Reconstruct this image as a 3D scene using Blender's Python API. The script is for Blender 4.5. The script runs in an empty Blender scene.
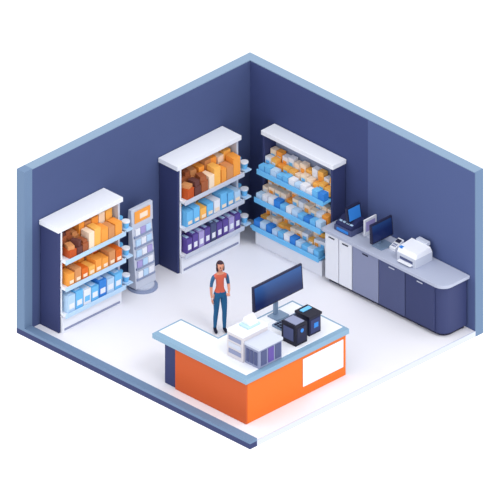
import bpy, bmesh, math, random
from mathutils import Vector, Matrix
random.seed(7)
sc=bpy.context.scene
sc.view_settings.view_transform='Standard'
sc.view_settings.look='None'

def lin(c):
    c=c/255.0
    return c/12.92 if c<=0.04045 else ((c+0.055)/1.055)**2.4
MATS={}
def mat(name,rgb,rough=0.6,rgb2=None,axis=0,a=0.0,b=1.0,noise=0.0,emit=0.0,metal=0.0):
    if name in MATS: return MATS[name]
    m=bpy.data.materials.new(name); m.use_nodes=True
    nt=m.node_tree; bs=nt.nodes['Principled BSDF']
    bs.inputs['Roughness'].default_value=rough
    bs.inputs['Metallic'].default_value=metal
    bs.inputs['Specular IOR Level'].default_value=0.2
    c1=tuple(lin(x) for x in rgb)+(1,)
    tc=nt.nodes.new('ShaderNodeTexCoord')
    nz=nt.nodes.new('ShaderNodeTexNoise'); nz.inputs['Scale'].default_value=2.5
    nt.links.new(tc.outputs['Object'],nz.inputs['Vector'])
    mix=nt.nodes.new('ShaderNodeMix'); mix.data_type='RGBA'
    c2=tuple(min(1,lin(x)*(1-noise)) for x in rgb)+(1,)
    mix.inputs[6].default_value=c1; mix.inputs[7].default_value=c2
    nt.links.new(nz.outputs['Fac'],mix.inputs[0])
    out=mix.outputs[2]
    if rgb2:
        sep=nt.nodes.new('ShaderNodeSeparateXYZ'); nt.links.new(tc.outputs['Object'],sep.inputs[0])
        mr=nt.nodes.new('ShaderNodeMapRange'); mr.inputs[1].default_value=a; mr.inputs[2].default_value=b
        nt.links.new(sep.outputs[axis],mr.inputs[0])
        m2=nt.nodes.new('ShaderNodeMix'); m2.data_type='RGBA'
        nt.links.new(mr.outputs[0],m2.inputs[0]); nt.links.new(out,m2.inputs[6])
        m2.inputs[7].default_value=tuple(lin(x) for x in rgb2)+(1,)
        out=m2.outputs[2]
    nt.links.new(out,bs.inputs['Base Color'])
    MATS[name]=m; return m

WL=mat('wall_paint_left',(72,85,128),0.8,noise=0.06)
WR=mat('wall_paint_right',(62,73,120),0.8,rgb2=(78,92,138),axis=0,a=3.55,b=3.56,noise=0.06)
CAP=mat('wall_cap',(130,153,178),0.7)
ENDM=mat('wall_end',(106,130,162),0.7)
FL=mat('floor_white',(234,234,242),0.5,noise=0.02)
EDGE=mat('floor_edge',(204,210,226),0.6)
NAVY=mat('navy_panel',(54,62,106),0.6,noise=0.05)
DNAVY=mat('dark_navy',(40,46,88),0.6)
WHITE=mat('white_laminate',(232,235,244),0.5)
LGREY=mat('light_grey',(196,202,218),0.5)
CT2=mat('counter_grey_top',(176,183,204),0.5)
SILVER=mat('silver_grey',(140,152,182),0.5)
MGREY=mat('mid_grey',(136,143,174),0.5)
BEIGE=mat('beige_grey',(204,200,206),0.5)
SLATE=mat('slate',(76,84,124),0.5)
DSLATE=mat('slate_dark',(56,64,106),0.5)
DARK=mat('charcoal',(36,38,66),0.45)
BLACK=mat('black_plastic',(24,25,44),0.4)
CTOP=mat('counter_top_blue',(130,163,190),0.4)
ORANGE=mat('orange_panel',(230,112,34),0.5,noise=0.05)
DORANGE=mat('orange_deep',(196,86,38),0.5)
BORANGE=mat('amber',(248,164,72),0.5)
YEL=mat('yellow_orange',(250,186,92),0.5)
TAN=mat('tan_card',(214,148,96),0.6)
BROWN=mat('brown_kraft',(164,94,60),0.6)
DBROWN=mat('brown_dark',(108,66,62),0.6)
CREAM=mat('cream',(248,226,202),0.6)
SKY=mat('sky_blue',(110,188,240),0.5)
BLUE=mat('bright_blue',(54,132,218),0.5)
PBLUE=mat('pale_blue',(184,214,242),0.5)
PURP=mat('violet',(94,76,154),0.5)
LPURP=mat('lavender',(170,160,214),0.5)
SCREEN=mat('screen_glass',(26,40,88),0.2,rgb2=(56,108,178),axis=2,a=1.6,b=2.3)
STEEL=mat('steel_grey',(124,146,174),0.35,metal=0.2)

class B:
    def __init__(s,name): s.n=name; s.bm=bmesh.new(); s.m=[]
    def mi(s,m):
        if m not in s.m: s.m.append(m)
        return s.m.index(m)
    def hull(s,pts,faces,m,smooth=False):
        vs=[s.bm.verts.new((p[0],-p[1],p[2])) for p in pts]
        i=s.mi(m)
        for f in faces:
            fc=s.bm.faces.new([vs[k] for k in f]); fc.material_index=i; fc.smooth=smooth
    def box(s,u0,u1,v0,v1,z0,z1,m,rot=0,tilt=0):
        cu,cv,cz=(u0+u1)/2,(v0+v1)/2,(z0+z1)/2
        pts=[]
        for z in (z0,z1):
            for (u,v) in ((u0,v0),(u1,v0),(u1,v1),(u0,v1)):
                du,dv,dz=u-cu,v-cv,z-cz
                if tilt:
                    du,dz=du*math.cos(tilt)-dz*math.sin(tilt),du*math.sin(tilt)+dz*math.cos(tilt)
                pts.append((cu+du*math.cos(rot)-dv*math.sin(rot),cv+du*math.sin(rot)+dv*math.cos(rot),cz+dz))
        s.hull(pts,[(0,1,2,3),(4,5,6,7),(0,1,5,4),(1,2,6,5),(2,3,7,6),(3,0,4,7)],m)
    def prism(s,prof,lo,hi,m,axis='z',smooth=False):
        n=len(prof); pts=[]
        for t in (lo,hi):
            for (a,b) in prof:
                pts.append({'z':(a,b,t),'v':(a,t,b),'u':(t,a,b)}[axis])
        s.hull(pts,[tuple(range(n)),tuple(range(n,2*n))]+[(k,(k+1)%n,n+(k+1)%n,n+k) for k in range(n)],m)
    def cyl(s,cu,cv,r,z0,z1,m,n=20,r2=None,axis='z'):
        r2=r if r2 is None else r2
        pts=[]
        for (t,rr) in ((z0,r),(z1,r2)):
            for k in range(n):
                A=2*math.pi*k/n; a=cu+rr*math.cos(A); b=cv+rr*math.sin(A)
                pts.append({'z':(a,b,t),'v':(a,t,b),'u':(t,a,b)}[axis])
        s.hull(pts,[tuple(range(n)),tuple(range(n,2*n))]+[(k,(k+1)%n,n+(k+1)%n,n+k) for k in range(n)],m)
    def tube(s,path,r,m,n=8):
        P=[Vector(p) for p in path]; pts=[]
        for i,p in enumerate(P):
            d=(P[min(i+1,len(P)-1)]-P[max(i-1,0)]).normalized()
            up=Vector((0,0,1)) if abs(d.z)<0.9 else Vector((1,0,0))
            a=d.cross(up).normalized(); b=d.cross(a).normalized()
            for k in range(n):
                A=2*math.pi*k/n; q=p+a*r*math.cos(A)+b*r*math.sin(A); pts.append(tuple(q))
        F=[tuple(range(n)),tuple(range((len(P)-1)*n,len(P)*n))]
        for i in range(len(P)-1):
            for k in range(n):
                k2=(k+1)%n; F.append((i*n+k,i*n+k2,(i+1)*n+k2,(i+1)*n+k))
        s.hull(pts,F,m,True)
    def done(s,bevel=0.0):
        bmesh.ops.recalc_face_normals(s.bm,faces=s.bm.faces[:])
        me=bpy.data.meshes.new(s.n); s.bm.to_mesh(me); s.bm.free()
        for m in s.m: me.materials.append(m)
        o=bpy.data.objects.new(s.n,me); sc.collection.objects.link(o)
        if bevel:
            md=o.modifiers.new('bevel','BEVEL'); md.width=bevel; md.segments=2; md.limit_method='ANGLE'
            md.angle_limit=math.radians(50)
        return o

S=6.6; T=0.22; SB=-0.12; WH=3.67
# ---------------- room shell
b=B('floor'); b.box(T,S-0.03,T,S-0.2,SB,0,FL); b.done()
b=B('trim_1'); b.box(0,S,S-0.2,S,SB,0.0,NAVY); b.box(0,S,S-0.2,S,0.0,0.06,ENDM); b.done()
b=B('trim_2'); b.box(S-0.03,S,T,S-0.2,SB,0.004,EDGE); b.done()
b=B('wall_left'); b.box(0,T,0,S-0.22,SB,WH-0.02,WL); b.box(0,T,0,S-0.22,WH-0.02,WH,CAP)
b.box(0,T,S-0.22,S-0.2,SB,WH,ENDM); b.box(0,T,S-0.2,S,0.06,WH,ENDM); b.done()
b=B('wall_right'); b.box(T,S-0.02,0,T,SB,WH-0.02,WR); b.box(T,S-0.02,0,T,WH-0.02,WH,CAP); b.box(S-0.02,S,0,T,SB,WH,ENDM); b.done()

# ---------------- left wall shelves
def shelf_left(v0,v1,H,kind):
    u0,u1=0.235,0.72
    b=B('display_shelf')
    b.box(u0,u1+0.04,v1-0.05,v1,0,H-0.1,NAVY)
    b.box(u0,u1,v0,v0+0.05,0,H-0.1,LGREY)
    b.box(u0,u0+0.04,v0+0.05,v1-0.05,0,H-0.1,LGREY)
    b.box(u1-0.01,u1+0.05,v1-0.09,v1-0.05,0.0,H-0.1,WHITE)
    b.box(u0,u1+0.06,v0-0.03,v1+0.03,H-0.1,H,WHITE)
    b.box(u0+0.04,u1+0.1,v0+0.05,v1-0.05,0.0,0.36,WHITE)
    b.box(u1+0.1,u1+0.11,v0+0.1,v1-0.1,0.05,0.1,MGREY)
    levels=[0.44,1.06,1.68]
    for z in levels:
        b.box(u0+0.04,u1+0.18,v0+0.02,v1-0.05,z-0.05,z,WHITE)
        b.box(u1+0.18,u1+0.2,v0+0.02,v1-0.05,z-0.07,z+0.03,PBLUE if kind==0 else LGREY)
    b.done(0.008)
    p=B('product_boxes')
    zz=levels[0]+0.002
    cols=[SKY,PBLUE,BLUE,SKY,WHITE] if kind==0 else [PURP,LPURP,PURP,PURP,SLATE]
    v=v0+0.1;k=0
    while v+0.2<v1-0.07:
        w=0.2 if kind==0 else 0.15
        for (ua,ub,hh) in ((0.62,0.88,random.uniform(0.32,0.42)),(0.32,0.58,random.uniform(.4,.5))):
            b0=cols[random.randrange(5)] if ub<.7 else cols[k%5]
            p.box(ua,ub,v,v+w,zz,zz+hh,b0)
            p.box(ub,ub+0.004,v+0.03,v+w-0.03,zz+0.08,zz+0.2,WHITE if b0!=WHITE else SKY)
            p.box(ua+0.06,ub-0.06,v+0.04,v+w-0.04,zz+hh,zz+hh+0.012,PBLUE)
        v+=w+0.02;k+=1
    zz=levels[1]+0.002; v=v0+0.1;k=0
    while v+0.19<v1-0.07:
        w=0.17
        for (ua,ub) in ((0.62,0.88),(0.32,0.58)):
            if kind==0: m=[ORANGE,BORANGE,TAN,YEL,BORANGE][k%5]; h=random.uniform(0.2,0.34)
            else: m=[PBLUE,BORANGE,SKY,WHITE,YEL,SKY][random.randrange(6)]; h=random.uniform(0.2,0.38)
            if ub<.7: h+=.08
            p.box(ua,ub,v,v+w,zz,zz+h,m,rot=random.uniform(-.06,.06))
            p.box(ub+0.003,ub+0.012,v+0.03,v+w-0.03,zz+0.05,zz+0.12,CREAM)
            k+=1
        v+=w+0.022
    zz=levels[2]+0.002; v=v0+0.1; k=0
    while v+0.2<v1-0.07:
        w=random.uniform(.14,.19)
        far=(v<v0+(v1-v0)*0.55)
        for (ua,ub) in ((0.64,0.88),(0.34,0.6)):
            if far: m=[BORANGE,YEL,TAN,CREAM,BORANGE][k%5]; h=random.uniform(.26,.42)
            else: m=[BROWN,TAN,DBROWN,BROWN,DORANGE][k%5]; h=random.uniform(.14,.26)
            if ub<.7: h+=.1
            h=min(h,.48)
            p.box(ua,ub,v,v+w,zz,zz+h,m,rot=random.uniform(-.1,.1))
            if not far:
                p.box(ua+.03,ub-.02,v+.02,v+w-.02,zz+h+.002,min(zz+h+random.uniform(.06,.14),zz+.54),[DBROWN,BROWN,TAN][k%3],rot=random.uniform(-.4,.4))
            k+=1
        v+=w+0.02
    p.done(0.01)
    t=B('cup_stack')
    for z in levels:
        t.box(0.3,0.92,v0-0.17,v0-0.002,z,z+0.03,PBLUE)
        for j in range(3):
            cu=0.8-0.2*j
            t.cyl(cu,v0-0.09,0.05,z+0.031,z+0.16,SKY if j%2==0 else WHITE,r2=0.075)
            t.cyl(cu,v0-0.09,0.085,z+0.16,z+0.185,WHITE if j%2==0 else SKY)
    t.done()
shelf_left(4.4,6.17,2.42,0)
shelf_left(1.05,2.8,2.48,1)

# ---------------- right wall shelf
b=B('display_shelf')
ua,ub,H=0.95,2.93,2.5
b.box(ua,ua+0.05,0.235,0.6,0,H-0.1,NAVY)
b.box(ub-0.05,ub,0.235,0.6,0,H-0.1,NAVY)
b.box(ua+0.05,ub-0.05,0.235,0.27,0,H-0.1,SILVER)
b.box(ua-0.02,ub+0.03,0.235,0.62,H-0.1,H,WHITE)
LV=[(0.48,0.93),(1.1,0.87),(1.72,0.8)]
b.box(ua+0.05,ub-0.05,0.27,0.85,0,0.36,WHITE)
for z,d in LV:
    b.prism([(0.27,z-0.06),(0.27,z-0.01),(d,z-0.05),(d,z-0.1)],ua-0.02 if z<1 else ua+0.05,ub-0.05,SKY,axis='u')
    b.box(ua+0.05,ub-0.05,d,d+0.02,z-0.12,z+0.0,SKY)
b.done(0.008)
p=B('product_cartons')
k=0
for z,d in LV:
    u=ua+0.15
    while u<ub-0.12:
        w=random.uniform(.07,.08)
        p.box(u-w,u+w,d-0.17,d-0.02,z-0.035,z+0.07+random.uniform(0,.07),[SKY,PBLUE,BLUE,WHITE,SKY][random.randrange(5)],rot=random.uniform(-.05,.05))
        for r,v in enumerate((d-0.27,d-0.42)):
            if v<0.36: continue
            m=[BORANGE,WHITE,YEL,CREAM,CREAM,WHITE,CREAM,YEL][random.randrange(8)]
            h=random.uniform(.14,.24)+.12*r
            p.box(u-.075,u+.075,v-.065,v+.065,z,z+h,m,rot=random.uniform(-.1,.1))
            p.box(u-.05,u+.05,v+.072,v+.076,z+h*.35,z+h*.7,[BORANGE,SKY,WHITE][k%3])
        k+=1
        u+=0.168
p.done(0.01)

# ---------------- brochure stand
b=B('brochure_stand')
v0,v1=3.38,3.94
b.cyl(0.62,(v0+v1)/2,0.31,0,0.05,SILVER,n=28)
b.cyl(0.62,(v0+v1)/2,0.24,0.05,0.08,LGREY,n=28)
b.prism([(0.5,0.08),(0.72,0.08),(0.6,1.45),(0.5,1.45)],v0,v1,LGREY,axis='v')
b.prism([(0.49,1.45),(0.615,1.45),(0.6,1.86),(0.52,1.86)],v0-.02,v1+.02,LGREY,axis='v')
b.box(0.612,0.622,v0+0.06,v1-0.06,1.53,1.8,BORANGE)
b.box(0.622,0.626,v0+0.14,v1-0.2,1.6,1.72,CREAM)
for i in range(5):
    z=0.26+i*0.235; uf=0.72-(z-0.08)*0.0875
    b.prism([(uf-0.01,z),(uf+0.025,z),(uf+0.03,z+0.05),(uf-0.01,z+0.05)],v0+0.03,v1-0.03,SILVER,axis='v')
    for j in range(3):
        vv=v0+0.06+j*0.15
        b.box(uf-.01,uf+0.018,vv,vv+0.13,z+0.02,z+0.19,[WHITE,PBLUE,WHITE,PBLUE,LPURP][(i*2+j)%5])
b.done(0.006)

# ---------------- right counter
def roundrect(u0,u1,v0,v1,r,n=8):
    pts=[(u0,v0),(u1,v0)]
    for k in range(n+1):
        A=math.pi/2*k/n
        pts.append((u1-r+r*math.cos(A),v1-r+r*math.sin(A)))
    pts.append((u0,v1)); return pts
b=B('service_counter')
cz=1.24
b.prism(roundrect(3.0,6.45,0.23,0.98,0.24),cz-0.07,cz,CT2)
b.prism(roundrect(3.04,6.38,0.25,0.9,0.22),0.08,cz-0.07,DSLATE,smooth=True)
b.prism(roundrect(3.08,6.32,0.27,0.84,0.2),0,0.08,DARK)
segs=[(3.05,3.42,WHITE),(3.44,3.8,WHITE),(3.82,4.55,MGREY),(4.57,5.3,SLATE),(5.32,6.14,DSLATE)]
for (a,c,m) in segs:
    b.box(a,c,0.9,0.925,0.1,cz-0.08,m)
    b.box((a+c)/2-0.08,(a+c)/2+0.08,0.925,0.94,cz-0.18,cz-0.155,DARK if m not in (SLATE,DSLATE) else LGREY)
b.done(0.006)

b=B('cash_register')
b.box(3.22,3.7,0.42,0.84,cz,cz+0.12,SLATE)
b.prism([(0.42,cz+0.12),(0.82,cz+0.12),(0.82,cz+0.17),(0.6,cz+0.27),(0.42,cz+0.27)],3.24,3.68,DNAVY,axis='u')
b.box(3.3,3.62,0.84,0.855,cz+0.03,cz+0.09,BLUE)
for i in range(4):
    b.box(3.28+i*0.1,3.35+i*0.1,0.7,0.76,cz+0.17,cz+0.215,PBLUE)
b.prism([(3.5,cz+0.24),(3.57,cz+0.24),(3.52,cz+0.56),(3.46,cz+0.56)],0.4,0.78,DARK,axis='v')
b.prism([(3.566,cz+0.27),(3.573,cz+0.27),(3.532,cz+0.53),(3.522,cz+0.53)],0.43,0.75,BLUE,axis='v')
b.done(0.01)
b=B('sign_holder')
b.box(3.78,4.0,0.36,0.6,cz,cz+0.03,LGREY)
b.box(3.87,3.9,0.32,0.66,cz+0.03,cz+0.4,WHITE)
b.box(3.9,3.903,0.36,0.62,cz+0.12,cz+0.34,LPURP)
b.done(0.005)
def monitor(name,u,v,w,h,z0,lift,scr,rot=0.0):
    b=B(name)
    b.prism([(u-0.14,v-0.17),(u+0.14,v-0.17),(u+0.16,v),(u+0.14,v+0.17),(u-0.14,v+0.17)],z0,z0+0.03,STEEL)
    b.box(u-0.1,u-0.05,v-0.05,v+0.05,z0+0.03,z0+lift+h*0.5,STEEL)
    z=z0+lift
    b.prism([(u-0.05,z),(u+0.02,z),(u-0.02,z+h),(u-0.07,z+h)],v-w/2,v+w/2,DARK,axis='v')
    b.prism([(u+0.02-0.002,z+0.03),(u+0.028-0.002,z+0.03),(u-0.011,z+h-0.03),(u-0.022,z+h-0.03)],v-w/2+0.03,v+w/2-0.03,scr,axis='v')
    return b
b=monitor('computer_monitor',4.36,0.62,0.6,0.42,cz,0.14,SCREEN); b.done(0.008)
b=B('card_terminal')
b.prism([(0.36,cz),(0.62,cz),(0.62,cz+0.06),(0.36,cz+0.16)],4.56,4.72,WHITE,axis='u')
b.prism([(0.4,cz+0.155),(0.48,cz+0.125),(0.48,cz+0.13),(0.4,cz+0.165)],4.58,4.7,DARK,axis='u')
for i in range(3):
    for j in range(2): b.box(4.585+i*0.04,4.61+i*0.04,0.51+j*0.045,0.54+j*0.045,cz+0.06,cz+0.11-j*0.018,MGREY)
b.done(0.006)
b=B('desktop_printer')
b.box(4.98,5.5,0.34,0.82,cz,cz+0.2,LGREY)
b.prism([(0.34,cz+0.2),(0.82,cz+0.2),(0.76,cz+0.3),(0.4,cz+0.34)],4.98,5.5,WHITE,axis='u')
b.box(5.06,5.42,0.82,0.9,cz+0.04,cz+0.06,WHITE)
b.box(5.06,5.42,0.82,0.825,cz+0.07,cz+0.13,SLATE)
b.box(5.1,5.4,0.3,0.4,cz+0.3,cz+0.38,LGREY)
b.box(5.0,5.08,0.72,0.78,cz+0.28,cz+0.31,BLUE)
b.done(0.015)

# ---------------- front L-shaped checkout counter
b=B('checkout_counter')
h=1.1
b.prism([(3.4,5.35),(4.45,5.35),(4.45,3.25),(6.06,3.25),(6.06,6.17),(3.4,6.17)],h-0.13,h-0.015,CTOP)
b.prism([(3.46,5.41),(4.51,5.41),(4.51,3.31),(5.93,3.31),(5.93,6.04),(3.46,6.04)],h-0.016,h,WHITE)
b.prism([(3.65,5.45),(4.55,5.45),(4.55,3.28),(5.95,3.28),(5.95,6.06),(3.65,6.06)],0,h-0.13,NAVY)
b.box(3.98,5.99,6.06,6.1,0,h-0.13,DORANGE)  # shade of this side put into its colour: deeper orange, navy end left bare
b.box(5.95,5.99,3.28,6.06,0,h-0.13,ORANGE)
b.box(5.99,6.005,3.36,4.5,0.22,0.86,WHITE)
b.done(0.008)

b=monitor('display_monitor',4.72,3.92,1.38,0.56,h,0.36,SCREEN); b.done(0.01)
b=B('keyboard')
b.prism([(4.92,h),(5.18,h),(5.18,h+0.025),(4.92,h+0.05)],3.55,4.3,STEEL,axis='v')
for i in range(11):
    for j in range(3): b.box(4.95+j*0.075,5.005+j*0.075,3.58+i*0.065,3.625+i*0.065,h+0.03,h+0.055-j*0.006,DARK)
b.done(0.004)
b=B('receipt_printer')
b.box(5.1,5.55,5.05,5.75,h,h+0.56,BEIGE)
b.box(5.1,5.55,5.05,5.75,h+0.56,h+0.62,WHITE)
b.box(5.55,5.95,5.05,5.7,h,h+0.42,MGREY)
b.box(5.55,5.97,5.03,5.72,h+0.42,h+0.48,LGREY)
for i in range(3):
    b.box(5.95,5.962,5.08+i*0.2,5.24+i*0.2,h+0.05,h+0.38,PURP if i%2 else SLATE)
    b.box(5.6+i*0.11,5.69+i*0.11,5.7,5.712,h+0.06,h+0.36,SLATE)
for i in range(3): b.box(5.15,5.5,5.75,5.762,h+0.1+i*0.15,h+0.2+i*0.15,LGREY if i%2 else MGREY)
b.box(5.18,5.45,5.15,5.5,h+0.62,h+0.66,PBLUE)
b.prism([(5.2,h+0.66),(5.42,h+0.66),(5.3,h+0.8),(5.24,h+0.8)],5.18,5.42,WHITE,axis='v')
b.done(0.012)
b=B('barcode_scanner')
b.cyl(4.86,4.85,0.12,h,h+0.03,LGREY)
b.tube([(4.86,4.85,h+0.03),(4.84,4.85,h+0.2),(4.9,4.85,h+0.3)],0.025,STEEL)
b.prism([(4.84,h+0.26),(5.08,h+0.22),(5.1,h+0.3),(4.86,h+0.36)],4.79,4.91,PBLUE,axis='v')
b.tube([(4.86,4.97,h+0.015),(4.8,5.1,h+0.015),(4.9,5.25,h+0.015),(5.02,5.2,h+0.015),(5.08,5.2,h+0.02)],0.012,LGREY)
b.done(0.006)
b=B('pos_terminal')
b.box(5.44,5.84,4.22,4.55,h,h+0.46,BLACK)
b.box(5.84,5.85,4.26,4.51,h+0.06,h+0.4,DARK)
b.box(5.48,5.8,4.26,4.51,h+0.46,h+0.48,MGREY)
b.cyl(4.38,h+0.32,0.045,5.85,5.86,BLUE,axis='u')
b.box(5.5,5.78,4.55,4.56,h+0.1,h+0.38,SLATE)
b.done(0.012)
b=B('cash_box')
b.box(5.36,5.74,3.74,4.06,h,h+0.4,DARK)
b.box(5.34,5.76,3.72,4.08,h+0.4,h+0.45,BLACK)
b.box(5.74,5.75,3.77,4.03,h+0.05,h+0.35,NAVY)
b.box(5.75,5.755,3.82,3.94,h+0.15,h+0.26,BLUE)
b.box(5.42,5.52,3.77,4.02,h+0.45,h+0.47,SKY)
b.done(0.012)

# ---------------- person
SKIN=mat('skin',(222,156,130),0.6); HAIR=mat('hair_dark',(62,42,54),0.6)
VEST=mat('vest_coral',(218,106,84),0.7); SLV=mat('sleeve_teal',(56,104,146),0.7)
JEAN=mat('trousers_blue',(40,100,146),0.7); SHOE=mat('shoe_dark',(28,30,54),0.5)
EYE=mat('eye_dark',(30,20,30),0.3); LIP=mat('lips',(180,80,80),0.5)
def skinmesh(verts,edges,rad,root=0,sub=2):
    me=bpy.data.meshes.new('t'); me.from_pydata(verts,edges,[]); o=bpy.data.objects.new('t',me); sc.collection.objects.link(o)
    o.modifiers.new('s','SKIN'); sd=o.modifiers.new('d','SUBSURF'); sd.levels=sub; sd.render_levels=sub
    for i,v in enumerate(me.skin_vertices[0].data):
        v.radius=(rad[i],rad[i]) if not isinstance(rad[i],tuple) else rad[i]; v.use_root=(i==root)
    dg=bpy.context.evaluated_depsgraph_get(); dg.update()
    r=bpy.data.meshes.new_from_object(o.evaluated_get(dg))
    bpy.data.objects.remove(o); return r
def person(u,v,face):
    V=[(0,0,.92),(0,0,1.0),(0,0,1.12),(0,0,1.25),(0,0,1.33),(.012,0,1.40),(.02,0,1.46)]
    R=[.11,.088,.09,.1,.075,.04,.04]
    E=[(0,1),(1,2),(2,3),(3,4),(4,5),(5,6)]
    for sgn in (1,-1):
        n=len(V)
        fx=.04 if sgn==1 else -.03
        V+= [(0,.072*sgn,.85),(.02+fx/2,.076*sgn,.66),(.02+fx,.078*sgn,.47),(fx-.01,.085*sgn,.3),(fx-.02,.09*sgn,.09),(fx-.03,.09*sgn,.045),(fx+.08,.105*sgn,.035),(fx+.14,.11*sgn,.03)]
        R+= [.086,.07,.053,.05,.036,.038,.038,.028]
        E+= [(0,n)]+[(n+i,n+i+1) for i in range(7)]
    for sgn in (1,-1):
        n=len(V)
        if sgn==1: arm=[(0,.09,1.31),(0,.145,1.29),(-.02,.175,1.17),(-.03,.195,1.06),(.06,.175,.98),(.14,.14,.95)]
        else: arm=[(0,-.09,1.31),(0,-.145,1.29),(-.01,-.175,1.17),(-.01,-.19,1.05),(.02,-.195,.93),(.045,-.19,.83)]
        V+=arm; R+=[.055,.048,.038,.033,.028,.022]
        E+=[(4,n)]+[(n+i,n+i+1) for i in range(5)]
    me=skinmesh(V,E,R)
    mats=[JEAN,VEST,SLV,SKIN,SHOE,HAIR,EYE,LIP]
    for m in mats: me.materials.append(m)
    for vv in me.vertices:
        if 0.86<vv.co.z<1.36 and abs(vv.co.y)<.13: vv.co.x*=0.88
    for p in me.polygons:
        c=p.center; p.use_smooth=True
        if c.z<0.085: i=4
        elif abs(c.y)>.13 and c.z>.8:
            i=2 if c.z>1.08 else 3
        elif c.z>1.365: i=3
        elif c.z<.95: i=0
        else: i=1
        if c.x>.1 and c.z>.88 and c.z<1.05: i=3
        p.material_index=i
    bm=bmesh.new(); bm.from_mesh(me)
    def hand(w,d,side):
        w=Vector(w); d=Vector(d).normalized()
        a=Vector(side).normalized()
        nrm=d.cross(a).normalized()
        vs=[w,w+d*.035,w+d*.075]; es=[(0,1),(1,2)]
        meshes=[skinmesh([tuple(x) for x in vs],es,[(.024,.024),(.03,.03),(.028,.028)],0,2)]
        for m in meshes:
            for q in m.vertices:
                dlt=(q.co-w).dot(nrm); q.co-=nrm*dlt*0.45
        L=[.06,.072,.068,.052]
        for k in range(4):
            s0=w+d*.06+a*(-.027+.018*k)
            f=[s0,s0+d*L[k]*.55,s0+d*L[k]*.85+nrm*.012,s0+d*L[k]+nrm*.028]
            meshes.append(skinmesh([tuple(x) for x in f],[(0,1),(1,2),(2,3)],[.0095,.009,.0085,.0075],0,1))
        t=w+d*.02-a*.018
        f=[t,t-a*.022+d*.022+nrm*.005,t-a*.03+d*.05+nrm*.012]
        meshes.append(skinmesh([tuple(x) for x in f],[(0,1),(1,2)],[.012,.0105,.009],0,1))
        for m in meshes:
            for _ in range(4): m.materials.append(SKIN)
            for p in m.polygons: p.material_index=3; p.use_smooth=True
            bm.from_mesh(m)
    hand((.14,.14,.95),(.8,-.35,-.15),(0.3,0.8,0))
    hand((.045,-.19,.83),(.15,0,-1),(-1,0,0))
    def sph(c,r,mi,seg=20,rings=14,fn=None,keep=None):
        g=bmesh.ops.create_uvsphere(bm,u_segments=seg,v_segments=rings,radius=1.0)
        vs=g['verts']
        if keep:
            kill=[x for x in vs if not keep(x.co)]
            bmesh.ops.delete(bm,geom=kill,context='VERTS')
            vs=[x for x in vs if x.is_valid]
        fs=set(f for x in vs for f in x.link_faces)
        for x in vs:
            co=x.co.copy()
            if fn: co=fn(co)
            x.co=Vector((c[0]+co.x*r[0],c[1]+co.y*r[1],c[2]+co.z*r[2]))
        for f in fs: f.material_index=mi; f.smooth=True
    def headfn(co):
        co=co.copy()
        if co.z<0: 
            co.y*=1-0.28*(-co.z); co.x*=1-0.05*(-co.z)
        if co.x>.85 and abs(co.y)<.2 and -.35<co.z<.1: co.x+=.16
        return co
    hc=(.025,0,1.535)
    sph(hc,(.09,.072,.112),3,28,20,fn=headfn)
    for s in (1,-1):
        sph((hc[0]+.08,s*.027,hc[2]+.005),(.011,.014,.009),6,10,8)
        sph((hc[0]-.0,s*.073,hc[2]-.008),(.018,.01,.028),3,10,8)
        sph((hc[0]+.081,s*.027,hc[2]+.03),(.01,.018,.004),5,8,6)
    sph((hc[0]+.082,0,hc[2]-.055),(.01,.022,.008),7,10,8)
    def hk(co): return not (co.x>.25 and co.z<.5) 
    sph((hc[0]-.012,0,hc[2]+.015),(.1,.084,.114),5,28,20,keep=hk)
    sph((hc[0]-.062,0,hc[2]-.07),(.05,.072,.13),5,20,14)
    for s in (1,-1): sph((hc[0]+.0,s*.07,hc[2]-.03),(.038,.018,.085),5,14,10)
    bm.to_mesh(me); bm.free()
    o=bpy.data.objects.new('woman',me); sc.collection.objects.link(o)
    lo=min(x.co.z for x in me.vertices)
    k=0.98
    o.scale=(k,k,k); o.location=(u,-v,-lo*k+0.001); o.rotation_euler=(0,0,face)
    return o
person(2.97,3.82,math.radians(-25))

# ---------------- camera, light, world
cd=bpy.data.cameras.new('cam'); cam=bpy.data.objects.new('cam',cd); sc.collection.objects.link(cam)
cd.type='ORTHO'; cd.ortho_scale=10.0
e=math.radians(30); D=Vector((math.cos(e)*.70711,-math.cos(e)*.70711,math.sin(e)))
cam.location=Vector((1.103,-1.103,0))+D*30
cam.rotation_euler=(math.radians(60),0,math.radians(45)); cd.clip_end=200
sc.camera=cam
w=bpy.data.worlds.new('w'); sc.world=w; w.use_nodes=True
w.node_tree.nodes['Background'].inputs[0].default_value=(1,1,1,1)
w.node_tree.nodes['Background'].inputs[1].default_value=1.35
ld=bpy.data.lights.new('sun','SUN'); ld.energy=0.7; ld.angle=math.radians(18)
lo=bpy.data.objects.new('sun',ld); sc.collection.objects.link(lo)
lo.rotation_euler=Vector((4.5,-0.5,6)).to_track_quat('Z','Y').to_euler()
